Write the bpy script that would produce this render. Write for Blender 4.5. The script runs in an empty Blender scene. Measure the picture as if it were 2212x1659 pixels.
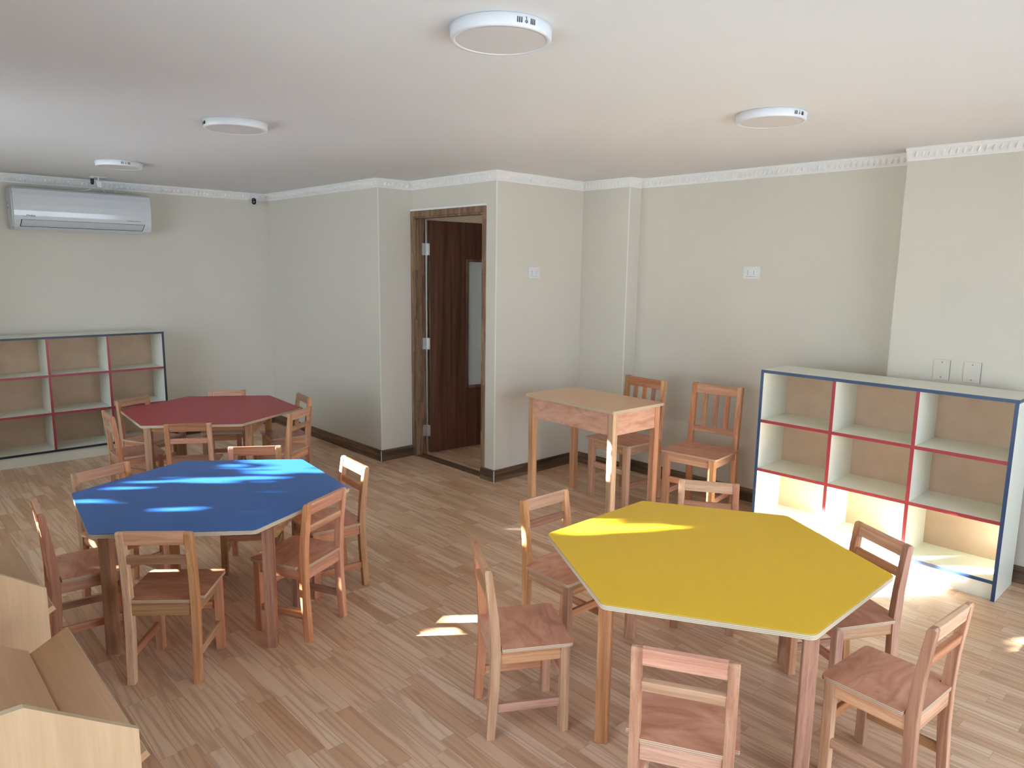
import bpy, bmesh, math, random
from mathutils import Vector, Matrix
R = math.radians
random.seed(7)
sc = bpy.context.scene
COL = sc.collection

# ------------------------------------------------------------------ nodes
class NT:
    def __init__(s, name):
        s.m = bpy.data.materials.new(name); s.m.use_nodes = True
        s.t = s.m.node_tree; s.n = s.t.nodes; s.l = s.t.links
        s.p = s.n['Principled BSDF']; s.out = s.n['Material Output']
    def new(s, typ, **kw):
        nd = s.n.new(typ)
        for k, v in kw.items(): setattr(nd, k, v)
        return nd
    def put(s, sock, v):
        if isinstance(v, bpy.types.NodeSocket): s.l.new(v, sock)
        else: sock.default_value = v
    def math(s, op, a, b=0.0, c=0.0):
        nd = s.new('ShaderNodeMath', operation=op)
        s.put(nd.inputs[0], a); s.put(nd.inputs[1], b); s.put(nd.inputs[2], c)
        return nd.outputs[0]
    def mix(s, f, a, b, typ='MIX'):
        nd = s.new('ShaderNodeMix', data_type='RGBA', blend_type=typ)
        s.put(nd.inputs['Factor'], f); s.put(nd.inputs[6], a); s.put(nd.inputs[7], b)
        return nd.outputs[2]
    def ramp(s, f, stops, interp='LINEAR'):
        nd = s.new('ShaderNodeValToRGB'); cr = nd.color_ramp; cr.interpolation = interp
        while len(cr.elements) < len(stops): cr.elements.new(0.5)
        for e, (p, c) in zip(cr.elements, stops):
            e.position = p; e.color = c if len(c) == 4 else (*c, 1)
        s.put(nd.inputs[0], f); return nd.outputs[0]
    def noise(s, vec, scale, detail=3, rough=0.5, dist=0.0):
        nd = s.new('ShaderNodeTexNoise')
        s.put(nd.inputs['Vector'], vec); nd.inputs['Scale'].default_value = scale
        nd.inputs['Detail'].default_value = detail; nd.inputs['Roughness'].default_value = rough
        nd.inputs['Distortion'].default_value = dist
        return nd.outputs['Fac']
    def xyz(s, x, y, z):
        nd = s.new('ShaderNodeCombineXYZ')
        s.put(nd.inputs[0], x); s.put(nd.inputs[1], y); s.put(nd.inputs[2], z); return nd.outputs[0]
    def sep(s, v):
        nd = s.new('ShaderNodeSeparateXYZ'); s.l.new(v, nd.inputs[0]); return nd.outputs
    def obj(s): return s.new('ShaderNodeTexCoord').outputs['Object']
    def geo(s): return s.new('ShaderNodeNewGeometry').outputs['Position']
    def rnd(s): return s.new('ShaderNodeObjectInfo').outputs['Random']
    def bump(s, h, strength=0.2, dist=0.002):
        nd = s.new('ShaderNodeBump'); nd.inputs['Strength'].default_value = strength
        nd.inputs['Distance'].default_value = dist; s.put(nd.inputs['Height'], h)
        s.l.new(nd.outputs[0], s.p.inputs['Normal'])
    def fin(s, col, rough=0.5, spec=0.5, **kw):
        s.put(s.p.inputs['Base Color'], col if isinstance(col, bpy.types.NodeSocket) else (*col[:3], 1))
        s.put(s.p.inputs['Roughness'], rough); s.p.inputs['Specular IOR Level'].default_value = spec
        for k, v in kw.items(): s.p.inputs[k.replace('_', ' ')].default_value = v
        return s.m

def plain(name, col, rough=0.5, spec=0.5, var=0.04, **kw):
    t = NT(name)
    f = t.noise(t.obj(), 9.0, 3)
    lo = tuple(c*(1-var) for c in col); hi = tuple(min(1, c*(1+var)) for c in col)
    return t.fin(t.ramp(f, [(0.3, lo), (0.7, hi)]), rough, spec, **kw)

def paint(name, col, bump=0.08):
    t = NT(name); P = t.geo()
    f = t.noise(P, 1.3, 4)
    c = t.ramp(f, [(0.3, tuple(x*0.975 for x in col)), (0.7, tuple(min(1, x*1.02) for x in col))])
    t.bump(t.noise(P, 160.0, 3), bump, 0.001)
    return t.fin(c, 0.62, 0.3)

def wood(name, dark, mid, light, axis='Z', rough=0.42, hue=0.012, val=0.30, gs=1.0, sat=0.14, spec=0.3):
    """solid timber: grain along one object axis, every board a little different"""
    t = NT(name)
    r = t.rnd(); o = t.sep(t.obj())
    off = t.math('MULTIPLY', r, 17.0)
    k = {'X': (1.7, 38, 38), 'Y': (38, 1.7, 38), 'Z': (38, 38, 1.7)}[axis]
    v = t.xyz(t.math('ADD', t.math('MULTIPLY', o[0], k[0]*gs), off), t.math('ADD', t.math('MULTIPLY', o[1], k[1]*gs), off),
              t.math('ADD', t.math('MULTIPLY', o[2], k[2]*gs), off))
    f1 = t.noise(v, 1.0, 4, 0.55, 0.45)
    c = t.ramp(f1, [(0.28, dark), (0.5, mid), (0.72, light)])
    fine = t.noise(v, 5.0, 2, 0.7)
    c = t.mix(t.math('MULTIPLY', t.ramp(fine, [(0.36, (1, 1, 1)), (0.5, (0, 0, 0))]), 0.42), c, (*dark, 1))
    hs = t.new('ShaderNodeHueSaturation')
    t.put(hs.inputs['Color'], c)
    r2 = t.math('FRACT', t.math('MULTIPLY', r, 7.31)); r3 = t.math('FRACT', t.math('MULTIPLY', r, 13.7))
    t.put(hs.inputs['Hue'], t.math('ADD', 0.504-hue, t.math('MULTIPLY', r2, 2*hue)))
    t.put(hs.inputs['Value'], t.math('ADD', 1-val, t.math('MULTIPLY', r, 2*val)))
    t.put(hs.inputs['Saturation'], t.math('ADD', 1-sat, t.math('MULTIPLY', r3, 2*sat)))
    t.bump(f1, 0.12, 0.0008)
    return t.fin(hs.outputs[0], rough, spec)

def plyface(name, dark, mid, light, rough=0.33, upright=False):
    """rotary cut veneer: broad soft flames and little dark flecks"""
    t = NT(name); r = t.rnd(); o = t.sep(t.obj()); off = t.math('MULTIPLY', r, 23.0)
    if upright: o = (t.math('ADD', o[0], o[1]), o[2], 0.0)
    v = t.xyz(t.math('ADD', t.math('MULTIPLY', o[0], 5), off), t.math('ADD', t.math('MULTIPLY', o[1], 15), off), o[2])
    f = t.noise(v, 1.0, 4, 0.55, 1.6)
    c = t.ramp(f, [(0.3, dark), (0.5, mid), (0.7, light)])
    fl = t.noise(t.xyz(t.math('ADD', t.math('MULTIPLY', o[0], 30), off), t.math('ADD', t.math('MULTIPLY', o[1], 190), off), 0.0), 1.0, 1, 0.5)
    c = t.mix(t.math('MULTIPLY', t.ramp(fl, [(0.22, (1, 1, 1)), (0.27, (0, 0, 0))]), 0.5), c, (dark[0]*.45, dark[1]*.4, dark[2]*.4, 1))
    hs = t.new('ShaderNodeHueSaturation'); t.put(hs.inputs['Color'], c)
    t.put(hs.inputs['Value'], t.math('ADD', 0.86, t.math('MULTIPLY', r, 0.28)))
    return t.fin(hs.outputs[0], rough, 0.3)

def plyedge(name, a, b):
    t = NT(name); o = t.sep(t.obj())
    w = t.math('SINE', t.math('MULTIPLY', o[2], 1150.0))
    c = t.ramp(t.math('ADD', t.math('MULTIPLY', w, 0.5), 0.5), [(0.25, a), (0.75, b)])
    return t.fin(c, 0.5, 0.4)

def laminate(name, col, rough=0.36, var=0.05, spec=0.28):
    t = NT(name); P = t.obj()
    f = t.noise(P, 420.0, 2); g = t.noise(P, 3.0, 3)
    c = t.mix(t.math('MULTIPLY', f, 0.10), (*[x*(1-var) for x in col], 1), (*[min(1, x*1.25+.01) for x in col], 1))
    c = t.mix(t.math('MULTIPLY', g, 0.10), c, (*[x*0.9 for x in col], 1))
    t.bump(f, 0.05, 0.0004)
    return t.fin(c, rough, spec)

def floor_mat():
    t = NT('laminate_floor'); P = t.sep(t.geo())
    x, y = P[0], P[1]
    ws, ls = 0.064, 0.40
    ry = t.math('DIVIDE', y, ws); row = t.math('FLOOR', ry); fy = t.math('FRACT', ry)
    def wn(v, dims='2D'):
        nd = t.new('ShaderNodeTexWhiteNoise', noise_dimensions='3D'); t.l.new(v, nd.inputs['Vector']); return nd.outputs['Value']
    h = wn(t.xyz(row, 3.7, 0.0))
    xx = t.math('ADD', t.math('DIVIDE', x, ls), t.math('MULTIPLY', h, 9.0))
    cell = t.math('FLOOR', xx); fx = t.math('FRACT', xx)
    r = wn(t.xyz(row, cell, 1.3)); r2 = wn(t.xyz(row, cell, 8.9))
    off = t.math('MULTIPLY', r, 41.0)
    yy = t.math('SUBTRACT', fy, t.math('ADD', 0.3, t.math('MULTIPLY', r2, 0.4)))
    # cathedral grain: contour lines of a stretched noise field, bowed across the strip
    bow = t.math('MULTIPLY', t.math('MULTIPLY', yy, yy), t.math('SUBTRACT', t.math('MULTIPLY', r2, 9.0), 3.0))
    v = t.xyz(t.math('ADD', t.math('MULTIPLY', x, 1.05), off), t.math('ADD', t.math('MULTIPLY', y, 15.0), off), 0.0)
    f = t.noise(v, 1.0, 2, 0.4, 0.15)
    rings = t.math('SINE', t.math('ADD', t.math('MULTIPLY', f, 34.0), t.math('MULTIPLY', bow, 4.0)))
    lines = t.ramp(t.math('ADD', t.math('MULTIPLY', rings, 0.5), 0.5), [(0.0, (1, 1, 1)), (0.25, (0.35, 0.35, 0.35)), (0.7, (0, 0, 0))])
    fine = t.noise(t.xyz(t.math('ADD', t.math('MULTIPLY', x, 9.0), off), t.math('MULTIPLY', y, 260.0), 0.0), 1.0, 3, 0.6)
    base = t.ramp(r, [(0.0, (0.58, 0.335, 0.19)), (0.3, (0.68, 0.44, 0.275)), (0.65, (0.735, 0.50, 0.325)), (1.0, (0.80, 0.59, 0.41))])
    c = t.mix(t.math('MULTIPLY', lines, 0.50), base, (0.37, 0.205, 0.12, 1))
    c = t.mix(t.math('MULTIPLY', t.ramp(fine, [(0.35, (1, 1, 1)), (0.6, (0, 0, 0))]), 0.22), c, (0.44, 0.27, 0.17, 1))
    # seams
    e1 = t.math('MINIMUM', fy, t.math('SUBTRACT', 1.0, fy)); e2 = t.math('MINIMUM', fx, t.math('SUBTRACT', 1.0, fx))
    s1 = t.math('LESS_THAN', e1, 0.018); s2 = t.math('LESS_THAN', e2, 0.0022)
    c = t.mix(t.math('MULTIPLY', t.math('MAXIMUM', s1, s2), 0.45), c, (0.22, 0.115, 0.06, 1))
    t.bump(lines, 0.05, 0.0005)
    return t.fin(c, t.math('ADD', 0.30, t.math('MULTIPLY', fine, 0.12)), 0.5)

def metal(name, col, rough=0.3):
    return plain(name, col, rough, 0.5, 0.08, Metallic=1.0)

M = {}
M['wall'] = paint('cream_wall_paint', (0.655, 0.618, 0.542))
M['ceiling'] = paint('ceiling_paint', (0.715, 0.725, 0.73), 0.05)
M['plaster'] = paint('white_plaster', (0.82, 0.82, 0.80), 0.05)
M['floor'] = floor_mat()
KD, KM, KL = (0.36, 0.155, 0.083), (0.53, 0.262, 0.155), (0.66, 0.375, 0.23)
for ax in 'XYZ':
    M['wood'+ax] = wood('chair_wood_'+ax.lower(), KD, KM, KL, ax)
    M['table'+ax] = wood('table_wood_'+ax.lower(), (0.27, 0.105, 0.06), (0.44, 0.205, 0.125), (0.56, 0.30, 0.19), ax, val=0.14)
    M['desk'+ax] = wood('desk_wood_'+ax.lower(), (0.40, 0.19, 0.11), (0.57, 0.31, 0.19), (0.68, 0.41, 0.27), ax, val=0.12)
    M['dark'+ax] = wood('stained_wood_'+ax.lower(), (0.045, 0.024, 0.014), (0.135, 0.078, 0.047), (0.28, 0.175, 0.105), ax, 0.5, 0.008, 0.15, 0.7)
def jointed():
    t = NT('jointed_jamb_wood'); o = t.sep(t.obj())
    def wn(v):
        nd = t.new('ShaderNodeTexWhiteNoise', noise_dimensions='3D'); t.l.new(v, nd.inputs['Vector']); return nd.outputs['Value']
    col = t.math('FLOOR', t.math('DIVIDE', t.math('ADD', o[0], o[1]), 0.034))
    zz = t.math('FLOOR', t.math('ADD', t.math('DIVIDE', o[2], 0.42), t.math('MULTIPLY', wn(t.xyz(col, 2.0, 5.0)), 5.0)))
    r = wn(t.xyz(col, zz, 1.0)); off = t.math('MULTIPLY', r, 31.0)
    v = t.xyz(t.math('ADD', t.math('MULTIPLY', o[0], 40), off), t.math('MULTIPLY', o[1], 40), t.math('ADD', t.math('MULTIPLY', o[2], 3.0), off))
    f = t.noise(v, 1.0, 5, 0.65, 1.0)
    c = t.ramp(f, [(0.28, (0.10, 0.055, 0.032)), (0.5, (0.27, 0.165, 0.10)), (0.72, (0.45, 0.30, 0.19))])
    c = t.mix(t.math('MULTIPLY', r, 0.55), c, (0.085, 0.045, 0.026, 1))
    return t.fin(c, 0.5, 0.3)
M['jointed'] = jointed()
M['doorleaf'] = wood('door_veneer', (0.065, 0.026, 0.017), (0.125, 0.053, 0.033), (0.185, 0.085, 0.052), 'Z', 0.42, 0.0, 0.0, 0.6)
M['seat'] = plyface('seat_veneer', (0.46, 0.19, 0.115), (0.58, 0.27, 0.165), (0.66, 0.34, 0.22))
M['deskply'] = plyface('desk_apron_veneer', (0.50, 0.26, 0.18), (0.62, 0.35, 0.25), (0.70, 0.43, 0.32), upright=True)
M['plyedge'] = plyedge('plywood_edge', (0.66, 0.58, 0.44), (0.42, 0.32, 0.21))
M['plyedge_d'] = plyedge('plywood_edge_dark', (0.66, 0.52, 0.36), (0.36, 0.21, 0.13))
M['lam_blue'] = laminate('blue_laminate', (0.022, 0.125, 0.44), 0.33)
M['lam_yellow'] = laminate('yellow_laminate', (0.83, 0.515, 0.022), 0.36)
M['lam_red'] = laminate('red_laminate', (0.39, 0.022, 0.04), 0.38)
M['lam_tan'] = laminate('tan_laminate', (0.78, 0.46, 0.26), 0.25)
M['melamine'] = laminate('white_melamine', (0.82, 0.84, 0.74), 0.35)
M['mdf'] = plain('brown_hardboard', (0.62, 0.455, 0.335), 0.7, 0.2, 0.06)
M['edge_red'] = plain('red_edge_band', (0.33, 0.042, 0.055), 0.35)
M['edge_blue'] = plain('blue_edge_band', (0.025, 0.062, 0.15), 0.35)
M['edge_navy'] = plain('navy_edge_band', (0.012, 0.022, 0.045), 0.35)
M['maple'] = wood('maple_melamine', (0.62, 0.395, 0.245), (0.68, 0.45, 0.285), (0.72, 0.49, 0.315), 'Z', 0.4, 0.004, 0.02, 0.7, 0.05)
M['mapleX'] = wood('maple_board', (0.54, 0.315, 0.18), (0.59, 0.355, 0.205), (0.63, 0.39, 0.23), 'X', 0.4, 0.004, 0.02, 0.7, 0.05)
M['maple_edge'] = plain('maple_edge_band', (0.56, 0.43, 0.26), 0.45)
M['white'] = plain('white_plastic', (0.71, 0.74, 0.77), 0.30, 0.5, 0.01)
M['white_gloss'] = plain('glossy_white_plastic', (0.64, 0.675, 0.715), 0.10, 0.6, 0.01)
M['white_dull'] = plain('matt_white_plastic', (0.72, 0.73, 0.72), 0.5, 0.4, 0.02)
M['diffuser'] = plain('opal_diffuser', (0.62, 0.61, 0.60), 0.45, 0.4, 0.01)
M['black'] = plain('black_plastic', (0.012, 0.013, 0.015), 0.18, 0.5, 0.05)
M['grey'] = plain('grey_print', (0.16, 0.17, 0.19), 0.5)
M['gap'] = plain('dark_gap', (0.02, 0.025, 0.028), 0.6)
M['steel'] = metal('brushed_steel', (0.72, 0.72, 0.70), 0.35)
M['rod'] = metal('grey_rod', (0.35, 0.36, 0.37), 0.4)
M['ac_grey'] = plain('pale_grey_plastic', (0.50, 0.53, 0.55), 0.35, 0.5, 0.01)
M['alu'] = plain('white_aluminium', (0.78, 0.78, 0.78), 0.35)
M['bark'] = plain('bark', (0.09, 0.06, 0.04), 0.85, 0.2, 0.3)
M['yard'] = plain('paved_yard', (0.30, 0.32, 0.33), 0.85, 0.2, 0.1)
def frosted():
    t = NT('frosted_glass')
    tr = t.new('ShaderNodeBsdfTranslucent'); tr.inputs[0].default_value = (0.70, 0.78, 0.78, 1)
    t.fin((0.78, 0.88, 0.92), 0.35, 0.5)
    mx = t.new('ShaderNodeMixShader'); mx.inputs[0].default_value = 0.85
    t.l.new(tr.outputs[0], mx.inputs[1]); t.l.new(t.p.outputs[0], mx.inputs[2]); t.l.new(mx.outputs[0], t.out.inputs[0])
    return t.m
M['frosted'] = frosted()
def pane():
    t = NT('clear_window_glass')
    tr = t.new('ShaderNodeBsdfTransparent'); tr.inputs[0].default_value = (0.94, 0.96, 0.95, 1)
    gl = t.new('ShaderNodeBsdfGlossy'); gl.inputs['Roughness'].default_value = 0.02
    fr = t.new('ShaderNodeFresnel'); fr.inputs[0].default_value = 1.45
    mx = t.new('ShaderNodeMixShader'); t.l.new(fr.outputs[0], mx.inputs[0])
    t.l.new(tr.outputs[0], mx.inputs[1]); t.l.new(gl.outputs[0], mx.inputs[2]); t.l.new(mx.outputs[0], t.out.inputs[0])
    return t.m
M['pane'] = pane()
def leafmat():
    t = NT('leaf_green'); f = t.noise(t.geo(), 6.0, 2)
    c = t.ramp(f, [(0.3, (0.12, 0.20, 0.06)), (0.7, (0.24, 0.33, 0.11))])
    tr = t.new('ShaderNodeBsdfTranslucent'); tr.inputs[0].default_value = (0.30, 0.42, 0.12, 1)
    t.fin(c, 0.6, 0.3); mx = t.new('ShaderNodeMixShader'); mx.inputs[0].default_value = 0.5
    t.l.new(t.p.outputs[0], mx.inputs[1]); t.l.new(tr.outputs[0], mx.inputs[2]); t.l.new(mx.outputs[0], t.out.inputs[0])
    return t.m
M['leaf'] = leafmat()

# ------------------------------------------------------------------ mesh helpers
def BM(): return bmesh.new()
def box(bm, x0, x1, y0, y1, z0, z1, mi=0, mat=None):
    co = [(x0,y0,z0),(x1,y0,z0),(x1,y1,z0),(x0,y1,z0),(x0,y0,z1),(x1,y0,z1),(x1,y1,z1),(x0,y1,z1)]
    vs = [bm.verts.new(mat @ Vector(c) if mat else c) for c in co]
    fs = []
    for q in ((3,2,1,0),(4,5,6,7),(0,1,5,4),(1,2,6,5),(2,3,7,6),(3,0,4,7)):
        f = bm.faces.new([vs[i] for i in q]); f.material_index = mi; fs.append(f)
    return fs
def prism(bm, pts, a0, a1, axis='Z', mi=0):
    """extrude a 2-D outline; axis X: pts are (y,z); Y: (x,z); Z: (x,y)"""
    def P(p, a): return {'X': (a, p[0], p[1]), 'Y': (p[0], a, p[1]), 'Z': (p[0], p[1], a)}[axis]
    A = [bm.verts.new(P(p, a0)) for p in pts]; B = [bm.verts.new(P(p, a1)) for p in pts]
    n = len(pts); fs = []
    fs.append(bm.faces.new(A[::-1])); fs.append(bm.faces.new(B))
    for i in range(n): fs.append(bm.faces.new((A[i], A[(i+1) % n], B[(i+1) % n], B[i])))
    for f in fs: f.material_index = mi
    bmesh.ops.recalc_face_normals(bm, faces=fs)
    return fs
def cyl(bm, c, r, h0, h1, n=32, axis='Z', mi=0, r2=None):
    r2 = r if r2 is None else r2
    def P(a, rr, h):
        u, v = rr*math.cos(a), rr*math.sin(a)
        return {'Z': (c[0]+u, c[1]+v, h), 'X': (h, c[0]+u, c[1]+v), 'Y': (c[0]+u, h, c[1]+v)}[axis]
    A = [bm.verts.new(P(2*math.pi*i/n, r, h0)) for i in range(n)]
    B = [bm.verts.new(P(2*math.pi*i/n, r2, h1)) for i in range(n)]
    fs = [bm.faces.new(A[::-1]), bm.faces.new(B)]
    for i in range(n): fs.append(bm.faces.new((A[i], A[(i+1) % n], B[(i+1) % n], B[i])))
    for f in fs: f.material_index = mi
    bmesh.ops.recalc_face_normals(bm, faces=fs)
    return fs
def lathe(bm, c, prof, n=64, mi=0):
    rings = []
    for r, z in prof:
        rings.append([bm.verts.new((c[0]+r*math.cos(2*math.pi*i/n), c[1]+r*math.sin(2*math.pi*i/n), z)) for i in range(n)])
    for a, b in zip(rings, rings[1:]):
        for i in range(n):
            f = bm.faces.new((a[i], a[(i+1) % n], b[(i+1) % n], b[i])); f.material_index = mi; f.smooth = True
    return rings
def tube(bm, pts, r, n=8, mi=0):
    pts = [Vector(p) for p in pts]; rings = []
    for i, p in enumerate(pts):
        d = (pts[min(i+1, len(pts)-1)] - pts[max(i-1, 0)]).normalized()
        a = d.orthogonal().normalized() if i == 0 else (a - d*a.dot(d)).normalized()
        b = d.cross(a)
        rings.append([bm.verts.new(p + r*(math.cos(2*math.pi*k/n)*a + math.sin(2*math.pi*k/n)*b)) for k in range(n)])
    for A, B in zip(rings, rings[1:]):
        for k in range(n):
            f = bm.faces.new((A[k], A[(k+1) % n], B[(k+1) % n], B[k])); f.smooth = True; f.material_index = mi
    bm.faces.new(rings[0][::-1]); bm.faces.new(rings[-1])
def bev(bm, w=0.003, seg=2):
    bmesh.ops.bevel(bm, geom=list(bm.edges), offset=w, segments=seg, affect='EDGES', clamp_overlap=True, profile=0.6)
def done(name, bm, mats, parent=None, loc=None, rz=None, smooth=False):
    me = bpy.data.meshes.new(name); bmesh.ops.recalc_face_normals(bm, faces=list(bm.faces)); bm.to_mesh(me); bm.free()
    for m in (mats if isinstance(mats, (list, tuple)) else [mats]): me.materials.append(M[m])
    if smooth:
        for p in me.polygons: p.use_smooth = True
    o = bpy.data.objects.new(name, me); COL.objects.link(o)
    if parent: o.parent = parent
    if loc is not None: o.location = loc
    if rz is not None: o.rotation_euler = (0, 0, rz)
    return o
def tag(o, label, cat, group=None):
    o['label'] = label; o['category'] = cat
    if group: o['group'] = group
    return o
def thing(name, label, cat, loc=(0,0,0), rz=0.0, group=None):
    o = bpy.data.objects.new(name, None); COL.objects.link(o); o.empty_display_size = 0.1
    o.location = loc; o.rotation_euler = (0, 0, rz)
    return tag(o, label, cat, group)
def struct(o): o['kind'] = 'structure'; return o
def dup(root, label, loc, rz, group=None):
    r = root.copy(); COL.objects.link(r); r.location = loc; r.rotation_euler = (0, 0, rz); r['label'] = label
    if group: r['group'] = group
    for ch in list(root.children):
        c = ch.copy(); COL.objects.link(c); c.parent = r
        for g in list(ch.children):
            d = g.copy(); COL.objects.link(d); d.parent = c
    return r
def boxobj(name, d, mat, parent=None, bevel=0.003, seg=2):
    bm = BM(); box(bm, *d)
    if bevel: bev(bm, bevel, seg)
    return done(name, bm, mat, parent)
def round_poly(pts, r, n=5):
    """round the corners of a 2-D polygon; r may be a list"""
    out = []; N = len(pts)
    for i in range(N):
        p = Vector(pts[i]); a = Vector(pts[i-1]); b = Vector(pts[(i+1) % N])
        rr = r[i] if isinstance(r, (list, tuple)) else r
        if rr <= 0: out.append(tuple(p)); continue
        da = (a-p).normalized(); db = (b-p).normalized()
        ang = da.angle(db); dist = min(rr/math.tan(ang/2), (a-p).length*.45, (b-p).length*.45)
        s = p+da*dist; e = p+db*dist
        for k in range(n+1):
            tt = k/n
            out.append(tuple((1-tt)**2*s + 2*tt*(1-tt)*p + tt*tt*e))
    return out

# ------------------------------------------------------------------ the room
CZ = 2.35
XA, YB, XC, YD, XE, YF, XG, YG, XH, YH = -7.182, 3.296, -5.135, 3.619, -4.051, 4.572, -3.573, 4.7146, -1.58, 4.554
YW, XR = -0.35, 1.25
WT = 0.12
def wall(name, boxes, mat='wall'):
    bm = BM()
    for b in boxes: box(bm, *b)
    return struct(done(name, bm, mat))
def holed(name, axis, a0, a1, p0, p1, holes, mat='wall', h=CZ+0.05):
    """a wall slab with rectangular window openings, cut along its length"""
    bm = BM(); cur = a0
    def put(s, e, z0, z1):
        if e-s < 1e-4 or z1-z0 < 1e-4: return
        if axis == 'X': box(bm, s, e, p0, p1, z0, z1)
        else: box(bm, p0, p1, s, e, z0, z1)
    for (s, e, z0, z1) in holes:
        put(cur, s, 0, h); put(s, e, 0, z0); put(s, e, z1, h); cur = e
    put(cur, a1, 0, h)
    return struct(done(name, bm, mat))
W1 = (-6.15, -3.70, 0.58, 2.20); W2 = (-2.1, -0.35, 0.06, 2.02)
W3 = (0.5, 4.0, 0.06, 2.0)
wall('floor', [(-7.4, 1.5, -0.6, 7.3, -0.1, 0.0)], 'floor')
wall('ceiling', [(-7.4, 1.5, -0.6, 7.3, CZ, CZ+0.1)], 'ceiling')
wall('wall_left', [(XA-WT, XA, YW-WT, YB+0.3, 0, CZ+.05)])
wall('wall_back_left', [(XA-WT, XC, YB, YB+0.45, 0, CZ+.05)])
DZ = 2.11; DX1 = -4.164
wall('wall_door', [(XC, XE, YD, YD+0.127, DZ, CZ+.05), (DX1, XE, YD, YD+0.127, 0, DZ)])
wall('wall_corner', [(XE-WT, XE, YD+0.127, YF+0.1, 0, CZ+.05)])
wall('wall_pillar', [(XE-WT, XG, YF, YG+0.2, 0, CZ+.05)])
wall('wall_back', [(XG-0.05, XH+0.1, YG, YG+0.2, 0, CZ+.05)])
wall('wall_right_back', [(XH, XR+WT, YH, YG+0.2, 0, CZ+.05)])
holed('wall_window_side', 'X', XA-WT, XR+WT, YW-WT, YW, [W1, W2])
holed('wall_right', 'Y', YW-WT, YH+.05, XR, XR+WT, [W3])
# hallway behind the door
holed('wall_hall_left', 'Y', YB+.3, 7.1, -6.3, -6.18, [(5.6, 6.05, 1.3, 1.9)])  # unseen opening added to let some daylight into the hall
wall('wall_hall_back', [(-6.3, XE, 7.0, 7.12, 0, CZ+.05)])
wall('wall_hall_right', [(XE-WT, XE, YF+0.1, 7.12, 0, CZ+.05)])
wall('wall_hall_front', [(-6.3, XC-.3, YB+.44, YB+.46, 0, CZ+.05)])

def window(n, axis, w, plane, cuts, depth=0.05):
    s, e, z0, z1 = w
    root = bpy.data.objects.new('window_%d' % n, None); COL.objects.link(root); struct(root)
    def B(bm, a, b, c, d, p0, p1):
        if axis == 'X': box(bm, a, b, p0, p1, c, d)
        else: box(bm, p0, p1, a, b, c, d)
    fr = 0.05; cuts = [s] + cuts + [e]
    bm = BM(); p0, p1 = plane, plane+depth
    B(bm, s, e, z0, z0+fr, p0, p1); B(bm, s, e, z1-fr, z1, p0, p1)
    B(bm, s, s+fr, z0+fr, z1-fr, p0, p1); B(bm, e-fr, e, z0+fr, z1-fr, p0, p1)
    for c in cuts[1:-1]: B(bm, c-fr*.6, c+fr*.6, z0+fr, z1-fr, p0, p1)
    done('window_frame', bm, 'alu', root)
    for c0_, c1_ in zip(cuts, cuts[1:]):
        bm = BM(); B(bm, c0_+fr, c1_-fr, z0+fr, z1-fr, plane+depth*.45, plane+depth*.55)
        done('pane', bm, 'pane', root)
window(1, 'X', W1, YW-0.09, [-4.15]); window(2, 'X', W2, YW-0.09, [-1.22]); window(3, 'Y', W3, XR+0.04, [1.67, 2.83])

# cornice: swept profile with a row of little slanted leaves
def cornice(name, path, mat='plaster'):
    bm = BM()
    prof = [(0.0, -0.068), (0.006, -0.068), (0.008, -0.060), (0.013, -0.056), (0.022, -0.040), (0.031, -0.022), (0.034, -0.017), (0.039, -0.015),
            (0.041, -0.006), (0.046, -0.004), (0.046, 0.002), (0.0, 0.002)]
    pts = [Vector((x, y)) for x, y in path]; n = len(pts)
    def off(i, d):
        p = pts[i]
        ns = []
        for a, b in ((i-1, i), (i, i+1)):
            if a >= 0 and b < n:
                t = (pts[b]-pts[a]).normalized(); ns.append(Vector((t.y, -t.x)))
        if len(ns) == 1: return p+ns[0]*d
        m = (ns[0]+ns[1]).normalized(); return p + m*(d/max(0.2, m.dot(ns[0])))
    rings = [[bm.verts.new((*off(i, d), CZ+z)) for d, z in prof] for i in range(n)]
    for A, B in zip(rings, rings[1:]):
        for k in range(len(prof)):
            bm.faces.new((A[k], A[(k+1) % len(prof)], B[(k+1) % len(prof)], B[k]))
    bm.faces.new(rings[0]); bm.faces.new(rings[-1][::-1])
    for a, b in zip(pts, pts[1:]):
        L = (b-a).length; t = (b-a)/L; nn = Vector((t.y, -t.x)); k = int(L/0.034)
        for i in range(k):
            s = (i+0.5)*L/k
            if s < 0.03 or s > L-0.02: continue
            c = a+t*s
            # slanted leaf: a faceted almond lying on the cove
            ring = []
            base = [(0, -0.019), (0.009, -0.006), (0.008, 0.008), (0, 0.019), (-0.009, 0.006), (-0.008, -0.008)]
            for (u, w) in base:
                uu = u + w*0.35
                d = 0.022 + w*0.62; z = -0.037 + w*0.95
                p = c+t*uu+nn*d; ring.append(bm.verts.new((p.x, p.y, CZ+z)))
            p = c+nn*0.036; top = bm.verts.new((p.x, p.y, CZ-0.050))
            for q in range(6): bm.faces.new((ring[q], ring[(q+1) % 6], top))
    return struct(done(name, bm, mat))
chain = [(XA, YW), (XA, YB), (XC, YB), (XC, YD), (XE, YD), (XE, YF), (XG, YF), (XG, YG), (XH+.02, YG)]
cornice('trim_1', chain)
cornice('trim_2', [(XH, YH), (XR, YH)])

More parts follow.
